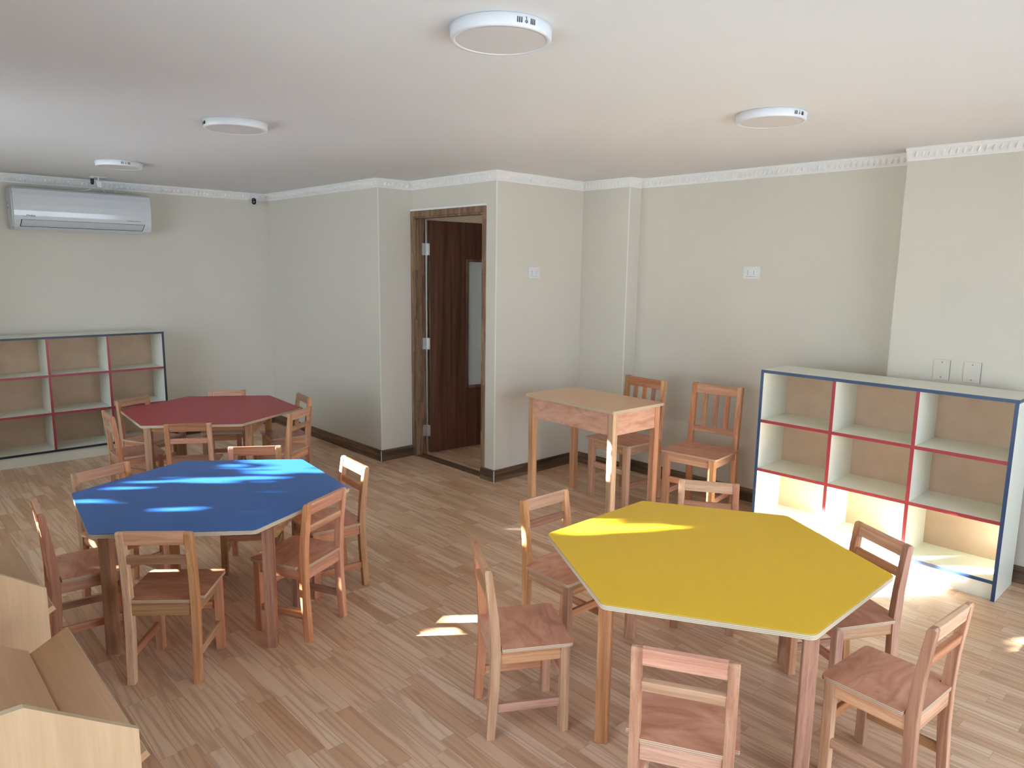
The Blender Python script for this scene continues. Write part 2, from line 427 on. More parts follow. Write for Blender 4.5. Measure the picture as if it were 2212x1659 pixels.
def baseboard(name, path, ends=(0, 0)):
    bm = BM()
    prof = [(0, 0), (0.016, 0), (0.016, 0.072), (0.013, 0.075), (0.0135, 0.087), (0.008, 0.094), (0, 0.094)]
    pts = [Vector(p) for p in path]; n = len(pts)
    def off(i, d):
        ns = []
        for a, b in ((i-1, i), (i, i+1)):
            if a >= 0 and b < n:
                t = (pts[b]-pts[a]).normalized(); ns.append(Vector((t.y, -t.x)))
        if len(ns) == 1: return pts[i]+ns[0]*d
        m = (ns[0]+ns[1]).normalized(); return pts[i]+m*(d/max(.2, m.dot(ns[0])))
    rings = [[bm.verts.new((*off(i, d), z)) for d, z in prof] for i in range(n)]
    for A, B in zip(rings, rings[1:]):
        for k in range(len(prof)): bm.faces.new((A[k], A[(k+1) % len(prof)], B[(k+1) % len(prof)], B[k]))
    bm.faces.new(rings[0]); bm.faces.new(rings[-1][::-1])
    t = abs(pts[1].x-pts[0].x) > abs(pts[1].y-pts[0].y)
    return struct(done(name, bm, 'darkX' if t else 'darkY'))
baseboard('baseboard_left', [(XA, YW), (XA, YB)])
baseboard('baseboard_back_left', [(XA, YB), (XC, YB)])
baseboard('baseboard_alcove', [(XC+.0001, YB-.016), (XC+.0001, YD)])
baseboard('baseboard_door', [(-4.20, YD), (XE, YD)])
baseboard('baseboard_corner', [(XE+.0001, YD-.016), (XE+.0001, YF)])
baseboard('baseboard_pillar', [(XE, YF), (XG, YF), (XG, YG)])
baseboard('baseboard_back', [(XG, YG), (XH, YG)])
baseboard('baseboard_right_back', [(XH, YH), (XR, YH)])
# pale metal corner beads on the outward wall corners
for i, (x, y) in enumerate(((XC, YB), (XE, YD), (XG, YF))):
    bm = BM(); box(bm, x-0.004, x+0.0015, y-0.0015, y+0.004, 0.094, CZ-0.066)
    if i < 2: box(bm, x+0.0135, x+0.0175, y-0.0175, y-0.0135, 0.0, 0.092)
    struct(done('trim_%d' % (3+i), bm, 'plaster'))

# ------------------------------------------------------------------ door
door = bpy.data.objects.new('door_1', None); COL.objects.link(door); struct(door)
bm = BM()   # frame: two jambs and a head, rebated
def jamb(x0, x1, stop):
    box(bm, x0, x1, YD-0.008, YD+0.127, 0, DZ-0.047)
    s0, s1 = (x1, x1+0.012) if stop > 0 else (x0-0.012, x0)
    box(bm, s0, s1, YD+0.0, YD+0.075, 0, DZ-0.047)
jamb(XC+0.001, XC+0.042, 1); jamb(DX1-0.040, DX1, -1)
box(bm, XC+0.001, DX1, YD-0.008, YD+0.127, DZ-0.047, DZ)
box(bm, XC+0.042, DX1-0.040, YD, YD+0.075, DZ-0.060, DZ-0.047)
bev(bm, 0.003)
done('door_frame', bm, 'jointed', door)
bm = BM(); box(bm, XC+0.0, DX1, YD-0.014, YD, DZ, DZ+0.014); done('head_trim', bm, 'plaster', door)
bm = BM(); box(bm, XC+0.042, DX1-0.04, YD+0.01, YD+0.10, 0, 0.006); done('threshold', bm, 'darkX', door)
# leaf, swung about 84 degrees into the hallway; local x runs from the hinge edge
LW, LH, LT = 0.86, 2.03, 0.04
leaf_m = Matrix.Translation((XC+0.030, YD+0.150, 0.012)) @ Matrix.Rotation(R(84.0), 4, 'Z')
gx0, gx1, gz0, gz1 = 0.375, 0.735, 0.55, 1.71
bm = BM()
for d in ((0, gx0, -LT, 0, 0, LH), (gx1, LW, -LT, 0, 0, LH), (gx0, gx1, -LT, 0, 0, gz0), (gx0, gx1, -LT, 0, gz1, LH)): box(bm, *d)
leaf = done('door_leaf', bm, 'doorleaf', door); leaf.matrix_world = leaf_m
bm = BM(); w = 0.022
for d in ((gx0-.004, gx0+w, -LT-.006, .006, gz0, gz1), (gx1-w, gx1+.004, -LT-.006, .006, gz0, gz1), (gx0+w, gx1-w, -LT-.006, .006, gz0-.004, gz0+w), (gx0+w, gx1-w, -LT-.006, .006, gz1-w, gz1+.004)): box(bm, *d)
bev(bm, .003, 1); done('glazing_bead', bm, 'darkZ', leaf)
bm = BM(); box(bm, gx0+.005, gx1-.005, -.024, -.016, gz0+.005, gz1-.005); g = done('glass_panel', bm, 'frosted', leaf); g['label'] = 'tall narrow frosted glass panel'
bm = BM(); box(bm, -0.002, 0.0, -LT, 0, 0, LH); done('edge_strip', bm, 'darkZ', leaf)
bm = BM(); cyl(bm, (XC+0.052, YD+0.118), 0.0065, 0.11, 2.05, 10); done('closing_rod', bm, 'rod', door)
for z in (0.215, 0.99, 1.80):
    bm = BM()
    box(bm, XC+0.042, XC+0.0445, YD+0.078, YD+0.118, z-0.05, z+0.05)
    box(bm, XC+0.052, XC+0.090, YD+0.1255, YD+0.128, z-0.05, z+0.05)
    for dz in (-.034, .034): cyl(bm, (YD+0.095, z+dz), 0.004, XC+0.044, XC+0.0455, 8, 'X')
    cyl(bm, (XC+0.050, YD+0.122), 0.009, z-0.052, z+0.052, 12)
    done('hinge', bm, 'steel', door)

# ------------------------------------------------------------------ children's chairs
def make_chair():
    t = thing('child_chair', 'x', 'chair', group="children's wooden chairs")
    w, D, hs, hp = 0.286, 0.300, 0.350, 0.636
    for s in (-1, 1):
        bm = BM(); x = s*(w/2-0.016); box(bm, x-0.016, x+0.016, D/2-0.033, D/2, 0, hs-0.0125); bev(bm, 0.003)
        done('leg', bm, 'woodZ', t)
        bm = BM(); x0, x1 = (w/2-0.030, w/2) if s > 0 else (-w/2, -w/2+0.030)
        pr = [(-D/2, 0), (-D/2+0.030, 0), (-D/2+0.046, 0.20), (-D/2+0.050, 0.33), (-D/2+0.040, 0.46), (-D/2+0.016, hp-0.012), (-D/2+0.010, hp-0.001),
              (-D/2-0.006, hp), (-D/2-0.011, hp-0.008), (-D/2+0.008, 0.46), (-D/2+0.014, 0.33), (-D/2+0.012, 0.20)]
        prism(bm, pr, x0, x1, 'X'); bev(bm, 0.0025)
        done('back_post', bm, 'woodZ', t)
    def rail(name, z0, z1, y0, y1, tl, mat):
        bm = BM(); xx = w/2-0.029
        m = Matrix.Translation((0, (y0+y1)/2, (z0+z1)/2)) @ Matrix.Rotation(tl, 4, 'X')
        box(bm, -xx, xx, -(y1-y0)/2, (y1-y0)/2, -(z1-z0)/2, (z1-z0)/2, 0, m); bev(bm, 0.003)
        return done(name, bm, mat, t)
    rail('back_rail', 0.583, 0.6355, -D/2-0.006, -D/2+0.014, R(8.5), 'woodX')
    rail('back_rail', 0.502, 0.535, -D/2+0.004, -D/2+0.024, R(8.5), 'woodX')
    # plywood seat notched round the posts
    o = [(-0.157, 0.160), (0.157, 0.160), (0.157, -0.098), (0.1135, -0.098), (0.1135, -0.134), (-0.1135, -0.134), (-0.1135, -0.098), (-0.157, -0.098)]
    pts = round_poly([o[i] for i in (1, 0, 7, 6, 5, 4, 3, 2)], [0.02, 0.02, 0.004, 0, 0, 0, 0, 0.004])
    bm = BM(); fs = prism(bm, pts, hs-0.0125, hs, 'Z', 1); fs[0].material_index = 0; fs[1].material_index = 0
    done('seat', bm, ['seat', 'plyedge_d'], t)
    e = w/2-0.030
    for d, ax in (((-e, e, D/2-0.026, D/2-0.008, hs-0.067, hs-0.0125), 'X'), ((-e, e, -D/2+0.020, -D/2+0.038, hs-0.067, hs-0.0125), 'X'),
                  ((-w/2+0.006, -w/2+0.024, -D/2+0.046, D/2-0.032, hs-0.067, hs-0.0125), 'Y'), ((w/2-0.024, w/2-0.006, -D/2+0.046, D/2-0.032, hs-0.067, hs-0.0125), 'Y')):
        boxobj('apron', d, 'wood'+ax, t)
    for d, ax in (((-w/2+0.007, -w/2+0.023, -D/2+0.036, D/2-0.032, 0.100, 0.132), 'Y'), ((w/2-0.023, w/2-0.007, -D/2+0.036, D/2-0.032, 0.100, 0.132), 'Y'),
                  ((-e, e, D/2-0.024, D/2-0.008, 0.185, 0.217), 'X')):
        boxobj('stretcher', d, 'wood'+ax, t)
    return t
CHAIRS = [
 ('Y1', -1.780, 1.728, -30.8, "wooden child's chair beside the yellow table with sun spots on the floor behind its backrest"),
 ('Y2', -2.049, 2.269, -91.7, "wooden child's chair facing the sunlit corner of the yellow table, sun spot on its post"),
 ('Y3', -0.720, 2.382, 85.5, "wooden child's chair pulled back from the yellow table with its whole seat in view"),
 ('Y4', -1.047, 2.810, 151.9, "wooden child's chair between the yellow table and the sunlit white cubby shelf"),
 ('Y5', -1.055, 1.702, 28.9, "wooden child's chair cut off by the bottom edge of the photo, back to the camera"),
 ('Y6', -1.738, 2.903, 211.5, "wooden child's chair on the far side of the yellow table, before the slat-back chairs"),
 ('B1', -2.963, 0.899, 50.2, "wooden child's chair tucked under the blue table's front edge, back to the camera"),
 ('B2', -2.956, 1.451, 115.0, "wooden child's chair at the blue table's right corner with pale top rail and tan seat"),
 ('B3', -3.263, 1.770, 174.8, "wooden child's chair at the blue table with its top rail glaring in sunlight"),
 ('B4', -3.816, 0.934, -73.3, "wooden child's chair on the blue table's far left side, only its backrest showing"),
 ('B5', -3.760, 1.572, 236.8, "wooden child's chair behind the blue table, only a sun-edged top rail showing"),
 ('B6', -3.462, 0.681, -4.8, "wooden child's chair seen edge-on at the blue table beside the book racks"),
 ('R1', -5.383, 1.429, -2.7, "wooden child's chair seen edge-on at the red table, in front of the cubby shelf"),
 ('R2', -4.855, 1.653, 59.5, "wooden child's chair at the red table's front edge, back to the camera, pale lower rail"),
 ('R3', -4.813, 2.261, 121.6, "reddish wooden child's chair at the red table's right corner, seen from behind"),
 ('R4', -5.230, 2.486, 172.3, "wooden child's chair at the far right of the red table near the baseboard"),
 ('R5', -5.686, 2.184, 237.9, "wooden child's chair behind the red table, only a top rail against the bare wall"),
 ('R6', -5.776, 1.643, -65.0, "wooden child's chair on the red table's far left side, backrest before the cubby shelf"),
]
c0 = make_chair()
for i, (k, x, y, th, lab) in enumerate(CHAIRS):
    if i == 0: c0.location = (x, y, 0); c0.rotation_euler = (0, 0, R(th)); c0['label'] = lab
    else: dup(c0, lab, (x, y, 0), R(th))

# ------------------------------------------------------------------ hexagonal tables
def hextable(name, label, lam, x, y, rz):
    t = thing(name, label, 'table', (x, y, 0), R(rz), 'hexagonal classroom tables')
    a, h = 0.634, 0.594
    P = [(a*math.cos(R(60*i)), a*math.sin(R(60*i))) for i in range(6)]
    bm = BM(); fs = prism(bm, round_poly(P, 0.030, 6), h-0.018, h-0.0015, 'Z', 0)
    done('tabletop', bm, ['plyedge'], t)
    bm = BM(); prism(bm, round_poly([(p[0]*.997, p[1]*.997) for p in P], 0.030, 6), h-0.0015, h, 'Z', 0)
    o = done('laminate_surface', bm, lam, t)
    X, Y, L = 0.352, 0.402, 0.047
    for sx in (-1, 1):
        for sy in (-1, 1):
            bm = BM(); x0, x1 = sorted((sx*X, sx*(X-L))); y0, y1 = sorted((sy*Y, sy*(Y-L)))
            box(bm, x0, x1, y0, y1, 0, h-0.018); bev(bm, 0.004); done('leg', bm, 'tableZ', t)
            # tapered support reaching from the leg to the table's side corner
            d = Vector((sx*(0.60-X), -sy*(Y-0.06), 0)).normalized()
            m = Matrix.Translation((sx*(X-0.012), sy*(Y-L), 0)) @ Matrix(((d.x, -d.y, 0, 0), (d.y, d.x, 0, 0), (0, 0, 1, 0), (0, 0, 0, 1)))
            bm = BM(); f = prism(bm, [(0, h-0.108), (0.02, h-0.108), (0.16, h-0.028), (0.16, h-0.018), (0, h-0.018)], -0.010, 0.010, 'Y')
            bmesh.ops.transform(bm, matrix=m, verts=list(bm.verts)); bev(bm, 0.002, 1)
            done('corner_support', bm, 'tableX', t)
    for s in (-1, 1):
        y0, y1 = sorted((s*(Y-0.008), s*(Y-0.028)))
        boxobj('apron', (-X+L, X-L, y0, y1, h-0.076, h-0.018), 'tableX', t)
        x0, x1 = sorted((s*(X-0.012), s*(X-0.032)))
        boxobj('apron', (x0, x1, -Y+L, Y-L, h-0.066, h-0.018), 'tableY', t)
    return t
hextable('hexagonal_table', 'hexagonal table with blue top dappled by sunlight', 'lam_blue', -3.352, 1.217, 53.4)
hextable('hexagonal_table', 'hexagonal table with yellow top and one sunlit corner', 'lam_yellow', -1.376, 2.329, 30.27)
hextable('hexagonal_table', 'hexagonal table with red top near the left wall', 'lam_red', -5.321, 1.956, 55.95)

# ------------------------------------------------------------------ desk and adult chairs
t = thing('teacher_desk', 'tall narrow wooden desk with tan laminate top in the wall corner', 'desk', (-3.185, 3.752, 0), R(-2.2))
hx, hy, h = 0.416, 0.258, 0.775
bm = BM(); fs = prism(bm, round_poly([(-hx, -hy), (hx, -hy), (hx, hy), (-hx, hy)], 0.018, 5), h-0.018, h-.0015, 'Z', 0); done('desktop', bm, ['plyedge'], t)
bm = BM(); prism(bm, round_poly([(-hx*.998, -hy*.998), (hx*.998, -hy*.998), (hx*.998, hy*.998), (-hx*.998, hy*.998)], 0.018, 5), h-.0015, h, 'Z', 0); done('laminate_surface', bm, 'lam_tan', t)
lx, ly, L = 0.396, 0.236, 0.046
for sx in (-1, 1):
    for sy in (-1, 1):
        x0, x1 = sorted((sx*lx, sx*(lx-L))); y0, y1 = sorted((sy*ly, sy*(ly-L)))
        boxobj('leg', (x0, x1, y0, y1, 0, h-0.018), 'deskZ', t, 0.004)
for s in (-1, 1):
    y0, y1 = sorted((s*(ly-.006), s*(ly-.024))); boxobj('apron', (-lx+L, lx-L, y0, y1, h-0.168, h-0.018), 'deskply', t)
    x0, x1 = sorted((s*(lx-.006), s*(lx-.024))); boxobj('apron', (x0, x1, -ly+L, ly-L, h-0.168, h-0.018), 'deskply', t)

def slat_chair():
    t = thing('slat_back_chair', 'x', 'chair', group='tall slat-back chairs')
    w, D, hs, hp = 0.372, 0.395, 0.446, 0.868
    for s in (-1, 1):
        x0, x1 = sorted((s*w/2, s*(w/2-.042))); boxobj('leg', (x0, x1, D/2-.042, D/2, 0, hs-.014), 'deskZ', t, .003)
        x0, x1 = sorted((s*w/2, s*(w/2-.036)))
        bm = BM(); prism(bm, [(-D/2, 0), (-D/2+.04, 0), (-D/2+.055, .42), (-D/2+.05, .5), (-D/2+.012, hp), (-D/2-.016, hp), (-D/2+.014, .5), (-D/2+.018, .42)], x0, x1, 'X'); bev(bm, .0025)
        done('back_post', bm, 'woodZ', t)
    xx = w/2-.035
    def rail(z0, z1, yc):
        bm = BM(); m = Matrix.Translation((0, yc, (z0+z1)/2)) @ Matrix.Rotation(R(5), 4, 'X'); box(bm, -xx, xx, -.011, .011, -(z1-z0)/2, (z1-z0)/2, 0, m); bev(bm, .003)
        done('back_rail', bm, 'woodX', t)
    rail(.798, .864, -D/2+.003); rail(.530, .568, -D/2+.026)
    for x in (-.082, 0, .082):
        bm = BM(); m = Matrix.Translation((x, -D/2+.015, .683)) @ Matrix.Rotation(R(5), 4, 'X'); box(bm, -.016, .016, -.006, .006, -.117, .117, 0, m); bev(bm, .002); done('back_slat', bm, 'woodZ', t)
    o = [(.206, .208), (-.206, .208), (-.206, -.135), (-.148, -.135), (-.148, -.178), (.148, -.178), (.148, -.135), (.206, -.135)]
    bm = BM(); fs = prism(bm, round_poly(o, [.018, .018, .004, 0, 0, 0, 0, .004]), hs-.014, hs, 'Z', 1); fs[0].material_index = fs[1].material_index = 0
    done('seat', bm, ['seat', 'plyedge_d'], t)
    e = w/2-.04
    for d, ax in (((-e, e, D/2-.032, D/2-.010, hs-.075, hs-.014), 'X'), ((-e, e, -D/2+.026, -D/2+.046, hs-.075, hs-.014), 'X'),
                  ((-w/2+.008, -w/2+.028, -D/2+.05, D/2-.04, hs-.075, hs-.014), 'Y'), ((w/2-.028, w/2-.008, -D/2+.05, D/2-.04, hs-.075, hs-.014), 'Y')): boxobj('apron', d, 'desk'+ax, t)
    for d, ax in (((-e, e, D/2-.032, D/2-.012, .225, .265), 'X'), ((-w/2+.008, -w/2+.028, -D/2+.045, D/2-.04, .13, .165), 'Y'), ((w/2-.028, w/2-.008, -D/2+.045, D/2-.04, .13, .165), 'Y')): boxobj('stretcher', d, 'desk'+ax, t)
    return t
s0 = slat_chair()
s0.location = (-3.165, 4.112, 0); s0.rotation_euler = (0, 0, R(180-3)); s0['label'] = 'tall slat-back wooden chair pushed in behind the teacher desk'
dup(s0, 'tall slat-back wooden chair standing free between the desk and cubby shelf', (-2.610, 4.235, 0), R(180+6))

# ------------------------------------------------------------------ cubby shelves
def cubby(label, loc, rz, outer):
    t = thing('cubby_shelf', label, 'shelf', loc, rz, 'nine-hole cubby shelves')
    W, H, D, b, k = 1.353, 1.048, 0.325, 0.018, 0.09     # local: x along, y back, front at y=0
    def panel(name, d, edges, em, mat='melamine'):
        o = boxobj(name, d, mat, t, 0.0)
        for e in edges: boxobj('edge_band', e, em, o, 0.0)
        return o
    f = 0.0025
    panel('top_panel', (0, W, 0, D, H-b, H), [(0, W, -f, 0, H-b, H), (W, W+.0015, 0, D, H-b, H), (-.0015, 0, 0, D, H-b, H)], outer)
    panel('side_panel', (0, b, 0, D, 0, H-b), [(0, b, -f, 0, 0, H-b)], outer)
    panel('side_panel', (W-b, W, 0, D, 0, H-b), [(W-b, W, -f, 0, 0, H-b)], outer)
    panel('bottom_panel', (b, W-b, 0, D-.006, k, k+b), [(b, W-b, -f, 0, k, k+b)], outer)
    boxobj('kickboard', (b, W-b, .012, .030, 0, k), 'melamine', t, 0)
    boxobj('back_panel', (b, W-b, D-.006, D, k, H-b), 'mdf', t, 0)
    cw = (W-2*b-2*b)/3; ch = (H-b-k-b-2*b)/3
    for i in (1, 2):
        x = b+i*cw+(i-1)*b
        panel('divider', (x, x+b, .002, D-.006, k+b, H-b), [(x, x+b, -f, .002, k+b, H-b)], 'edge_red')
    for j in (1, 2):
        z = k+b+j*ch+(j-1)*b
        for i in range(3):
            x = b+i*(cw+b)
            panel('shelf_board', (x, x+cw, .002, D-.006, z, z+b), [(x, x+cw, -f, .002, z, z+b)], 'edge_red')
    # small nail heads on the outside of the right-hand side
    bm = BM()
    for z in (.14, .42, .73): 
        for y in (.04, .28): cyl(bm, (y, z), .004, W, W+.001, 8, 'X')
    done('nail_heads', bm, 'white_dull', t)
    return t
cubby('white nine-hole cubby shelf with blue edging, its lower row in sunlight', (-2.182, 4.175, 0), 0, 'edge_blue')
cubby('white nine-hole cubby shelf with navy edging under the air conditioner', (-6.830, 0.766, 0), R(90), 'edge_navy')

# ------------------------------------------------------------------ book racks in the lower left corner
def rack(label, xe, y_off=0.0):
    t = thing('book_rack', label, 'book rack', (xe, y_off, 0), 0, 'low wooden book racks')
    Ln = 0.80
    side = [(-0.24, 0), (0.41, 0), (0.41, 0.60), (0.20, 0.745), (-0.24, 0.745)]
    bm = BM(); fs = prism(bm, side, -0.018, 0.0, 'X', 1); fs[0].material_index = fs[1].material_index = 0; done('side_panel', bm, ['maple', 'maple_edge'], t)
    low = [(-0.24, 0), (0.36, 0), (0.36, 0.40), (0.30, 0.44), (-0.24, 0.60)]
    bm = BM(); prism(bm, low, -Ln+.02, -Ln+.038, 'X'); done('side_panel', bm, 'maple', t)
    def slab(name, a, b, th, mat, x0=-Ln, x1=-0.018):
        a = Vector(a); b = Vector(b); n = (b-a).normalized(); n = Vector((n.y, -n.x))*th
        bm = BM(); fs = prism(bm, [tuple(a), tuple(b), tuple(b+n), tuple(a+n)], x0, x1, 'X', 0); return done(name, bm, mat, t)
    slab('sloped_board', (-0.05, 0.70), (0.312, 0.472), -0.018, 'mapleX')
    slab('front_lip', (0.312, 0.470), (0.425, 0.529), 0.018, 'mapleX')
    # lip's banded front edge
    bm = BM(); prism(bm, [(0.4252, 0.5292), (0.4335, 0.5132), (0.4345, 0.5137), (0.4262, 0.5297)], -Ln, -0.018, 'X'); done('edge_band', bm, 'maple_edge', t)
    boxobj('lower_shelf', (-Ln+.04, -.018, -.2, .34, .10, .118), 'mapleX', t, 0)
    boxobj('back_panel', (-Ln+.02, -.018, -.24, -.225, 0, .60), 'maple', t, 0)
    return t
rack('maple book rack at the bottom left corner, nearest its pale end panel shows', -1.666)
rack('maple book rack farther along the left edge, behind the nearer rack', -2.640)

# ------------------------------------------------------------------ ceiling lights
def lamp(label, x, y, ang):
    t = thing('ceiling_light', label, 'ceiling light', (x, y, CZ), R(ang), 'round ceiling lights')
    r, h = 0.152, 0.036
    bm = BM(); rg = lathe(bm, (0, 0), [(r-.004, 0), (r, -.002), (r-.002, -h+.004), (r-.005, -h), (r-.017, -h), (r-.018, -h+.003)], 72); bm.faces.new(rg[0]); done('housing', bm, 'white', t)
    bm = BM(); cyl(bm, (0, 0), r-.0185, -h+.006, -h+.0015, 72); done('diffuser', bm, 'diffuser', t)
    # vent slots and the little printed switch sign on the rim
    bm = BM()
    def bar(a, z0, z1, w): 
        m = Matrix.Rotation(R(a), 4, 'Z'); box(bm, r-.0035, r+.0006, -w, w, z0, z1, 0, m)
    for k in (-1, 0, 1): bar(-8+k*2.3, -.026, -.011, .0011); bar(8+k*2.3, -.026, -.011, .0011)
    done('vent_slots', bm, 'black', t)
    bm = BM()
    for k in range(12):
        a = 2*math.pi*k/12; m = Matrix.Rotation(R(0.0), 4, 'Z')
        box(bm, r-.0035, r+.0005, .003*math.cos(a)-.001, .003*math.cos(a)+.001, -.0215+.003*math.sin(a)-.001, -.0215+.003*math.sin(a)+.001, 0, m)
    box(bm, r-.0035, r+.0005, -.0008, .0008, -.018, -.009); box(bm, r-.0035, r+.0005, -.003, .0, -.0115, -.0095)
    done('printed_mark', bm, 'grey', t)
    return t
lamp('round white ceiling light nearest the camera, largest of the four', -1.690, 1.520, -14)
lamp('round white ceiling light over the blue table, left of the largest one', -3.700, 1.550, -100)
lamp('round white ceiling light above the slat-back chairs and outlet wall', -1.690, 3.160, -12)
lamp('small-looking round white ceiling light above the air conditioner', -5.750, 1.560, 0)

# ------------------------------------------------------------------ air conditioner
t = thing('air_conditioner', 'white split air conditioner high on the left wall', 'air conditioner', (XA, 1.605, 1.905))
Wd = 1.03
prof = [(0.004, 0.0), (.11, 0.0), (.165, .022), (.186, .07), (.192, .16), (.188, .27), (.165, .318), (.13, .328), (.004, .328)]
bm = BM(); prism(bm, [(p[0], p[1]) for p in prof], -Wd/2, Wd/2, 'Y'); 
bev(bm, .006, 2); done('housing', bm, 'ac_grey', t)
front = [(.120, -.004), (.172, .018), (.188, .045), (.197, .075), (.203, .11), (.206, .15), (.206, .20), (.200, .275), (.185, .318), (.160, .334), (.150, .334), (.150, .01), (.120, .002)]
bm = BM(); prism(bm, front, -Wd/2+.012, Wd/2+.004, 'Y'); bev(bm, .004, 2); fp = done('front_panel', bm, 'white_gloss', t)
def acquad(name, mat, y0t, y1t, y0b, y1b, zt, zb, lift):
    def xf(z):
        pts = [(.172, .018), (.188, .045), (.197, .075), (.203, .11), (.206, .15), (.206, .20)]
        for (a, za), (b, zb_) in zip(pts, pts[1:]):
            if za <= z <= zb_: return a+(b-a)*(z-za)/(zb_-za)
        return .172
    bm = BM(); zs = [zb+(zt-zb)*i/4 for i in range(5)]
    rows = []
    for i, z in enumerate(zs):
        f = i/4; ya = y0b+(y0t-y0b)*f; yb = y1b+(y1t-y1b)*f
        rows.append([bm.verts.new((xf(z)+lift, ya, z)), bm.verts.new((xf(z)+lift, yb, z)), bm.verts.new((xf(z)-.004, yb, z)), bm.verts.new((xf(z)-.004, ya, z))])
    for A, B in zip(rows, rows[1:]):
        for k in range(4): bm.faces.new((A[k], A[(k+1) % 4], B[(k+1) % 4], B[k]))
    bm.faces.new(rows[0][::-1]); bm.faces.new(rows[-1]); return done(name, bm, mat, t)
acquad('louver_gap', 'gap', -.455, .465, -.466, .446, .079, .022, .0012)
acquad('air_louver', 'ac_grey', -.449, .460, -.459, .441, .0765, .0265, .0024)
def text(name, s, size, loc, mat, parent):
    cu = bpy.data.curves.new(name, 'FONT'); cu.body = s; cu.size = size; cu.extrude = .0006
    tmp = bpy.data.objects.new(name, cu); COL.objects.link(tmp); bpy.context.view_layer.update()
    me = bpy.data.meshes.new_from_object(tmp.evaluated_get(bpy.context.evaluated_depsgraph_get())); bpy.data.objects.remove(tmp); bpy.data.curves.remove(cu)
    me.materials.clear(); me.materials.append(M[mat]); o = bpy.data.objects.new(name, me); COL.objects.link(o); o.parent = parent
    o.location = loc; o.rotation_euler = (R(90), 0, R(90)); return o
text('brand_lettering', 'Midea', .026, (.2030, -.420, .103), 'black', t)
bm = BM()
for k in range(14):
    a = R(200+k*11); box(bm, .2035, .205, -.432+.011*math.cos(a)-.0012, -.432+.011*math.cos(a)+.0012, .113+.012*math.sin(a)-.0012, .113+.012*math.sin(a)+.0012)
done('brand_swirl', bm, 'grey', t)
bm = BM()
for a, b in ((.315, .372), (.378, .43)): box(bm, .2035, .2046, a, b, .103, .107)
done('model_print', bm, 'grey', t)
bm = BM(); box(bm, .045, .085, -Wd/2-.0008, -Wd/2+.002, .06, .24); done('rating_sticker', bm, 'white', t)
bm = BM(); box(bm, .05, .058, -Wd/2-.0014, -Wd/2, .20, .215); box(bm, .064, .076, -Wd/2-.0014, -Wd/2, .205, .225); box(bm, .055, .075, -Wd/2-.0014, -Wd/2, .165, .178); done('sticker_print', bm, 'grey', t)
# dark wall bracket strip that shows above the housing
bm = BM(); box(bm, .0, .02, -.35, .35, .325, .345); done('wall_mount', bm, 'gap', t)

# ------------------------------------------------------------------ cameras, plug, cables
t = thing('security_camera', 'small white security camera with oval black face in the far corner', 'security camera', (XA+.075, 3.13, CZ))
bm = BM(); cyl(bm, (0, 0), .028, -.006, -.001, 24); done('mount_plate', bm, 'white', t)
bm = BM(); cyl(bm, (0, 0), .006, -.05, -.004, 12); done('arm', bm, 'white', t)
hd = Matrix.Translation((.005, 0, -.083)) @ Matrix.Rotation(R(-36), 4, 'Z')
def capsule(bm, w, h, x0, x1, m, n=10):
    pts = []
    for k in range(n+1): a = math.pi*k/n; pts.append((w*math.cos(a), (h-w)+w*math.sin(a)))
    for k in range(n+1): a = math.pi+math.pi*k/n; pts.append((w*math.cos(a), -(h-w)+w*math.sin(a)))
    fs = prism(bm, pts, x0, x1, 'X'); bmesh.ops.transform(bm, matrix=m, verts=list(bm.verts))
bm = BM(); capsule(bm, .026, .037, -.03, .024, hd); done('housing', bm, 'white', t)
bm = BM(); capsule(bm, .0215, .0325, .022, .027, hd); f_ = done('face_plate', bm, 'black', t)
bm = BM(); m = hd @ Matrix.Translation((.0275, 0, -.006)); capsule(bm, .007, .008, 0, .0012, m); box(bm, 0, .0008, -.006, .006, .022, .025, 0, m); done('lens', bm, 'grey', t)
t = thing('security_camera', 'white camera seen from behind, hanging from the ceiling in front of the air conditioner', 'security camera', (-6.85, 1.69, CZ))
bm = BM(); box(bm, -.03, .03, -.062, .062, -.007, 0); bev(bm, .002, 1); done('mount_plate', bm, 'white', t)
bm = BM(); cyl(bm, (0, .002), .006, -.040, -.004, 12); done('arm', bm, 'white', t)
bm = BM(); prism(bm, [(-.022, -.036), (.017, -.036), (.020, -.086), (-.014, -.086)], -.018, .018, 'X'); bev(bm, .004, 2); done('housing', bm, 'white', t)
bm = BM(); tube(bm, [(-.005, .014, -.084), (-.03, .025, -.092), (-.07, .045, -.090), (-.13, .062, -.095), (-.165, .085, -.101), (-.19, .10, -.103), (-.20, .098, -.094), (-.215, .12, -.099), (-.24, .14, -.103)], .0026); done('cable', bm, 'white', t)
t = thing('power_plug', 'black plug of a white cable under the ceiling in front of the air conditioner', 'plug', (-6.85, 1.645, CZ-.0075))
bm = BM(); prism(bm, [(-.013, -.008), (.013, -.008), (.013, -.044), (.007, -.058), (-.007, -.058), (-.013, -.044)], -.010, .010, 'X'); bev(bm, .002, 1); done('plug_body', bm, 'black', t)
bm = BM(); box(bm, -.006, .006, -.010, .010, -.009, -.0005); done('socket', bm, 'white', t)
bm = BM(); tube(bm, [(0, 0, -.057), (-.03, .002, -.064), (-.08, .008, -.076), (-.125, .004, -.089), (-.155, -.015, -.0975), (-.19, -.045, -.0985), (-.22, -.085, -.098), (-.25, -.13, -.0985)], .0026); done('cable', bm, 'white', t)
bm = BM(); tube(bm, [(-7.085, 1.868, 2.2455), (-7.09, 1.878, 2.256), (-7.10, 1.895, 2.268), (-7.115, 1.92, 2.277), (-7.128, 1.945, 2.281)], .0024)
tag(done('cable', bm, 'white'), 'short white cable rising from the right end of the air conditioner to the cornice', 'cable')

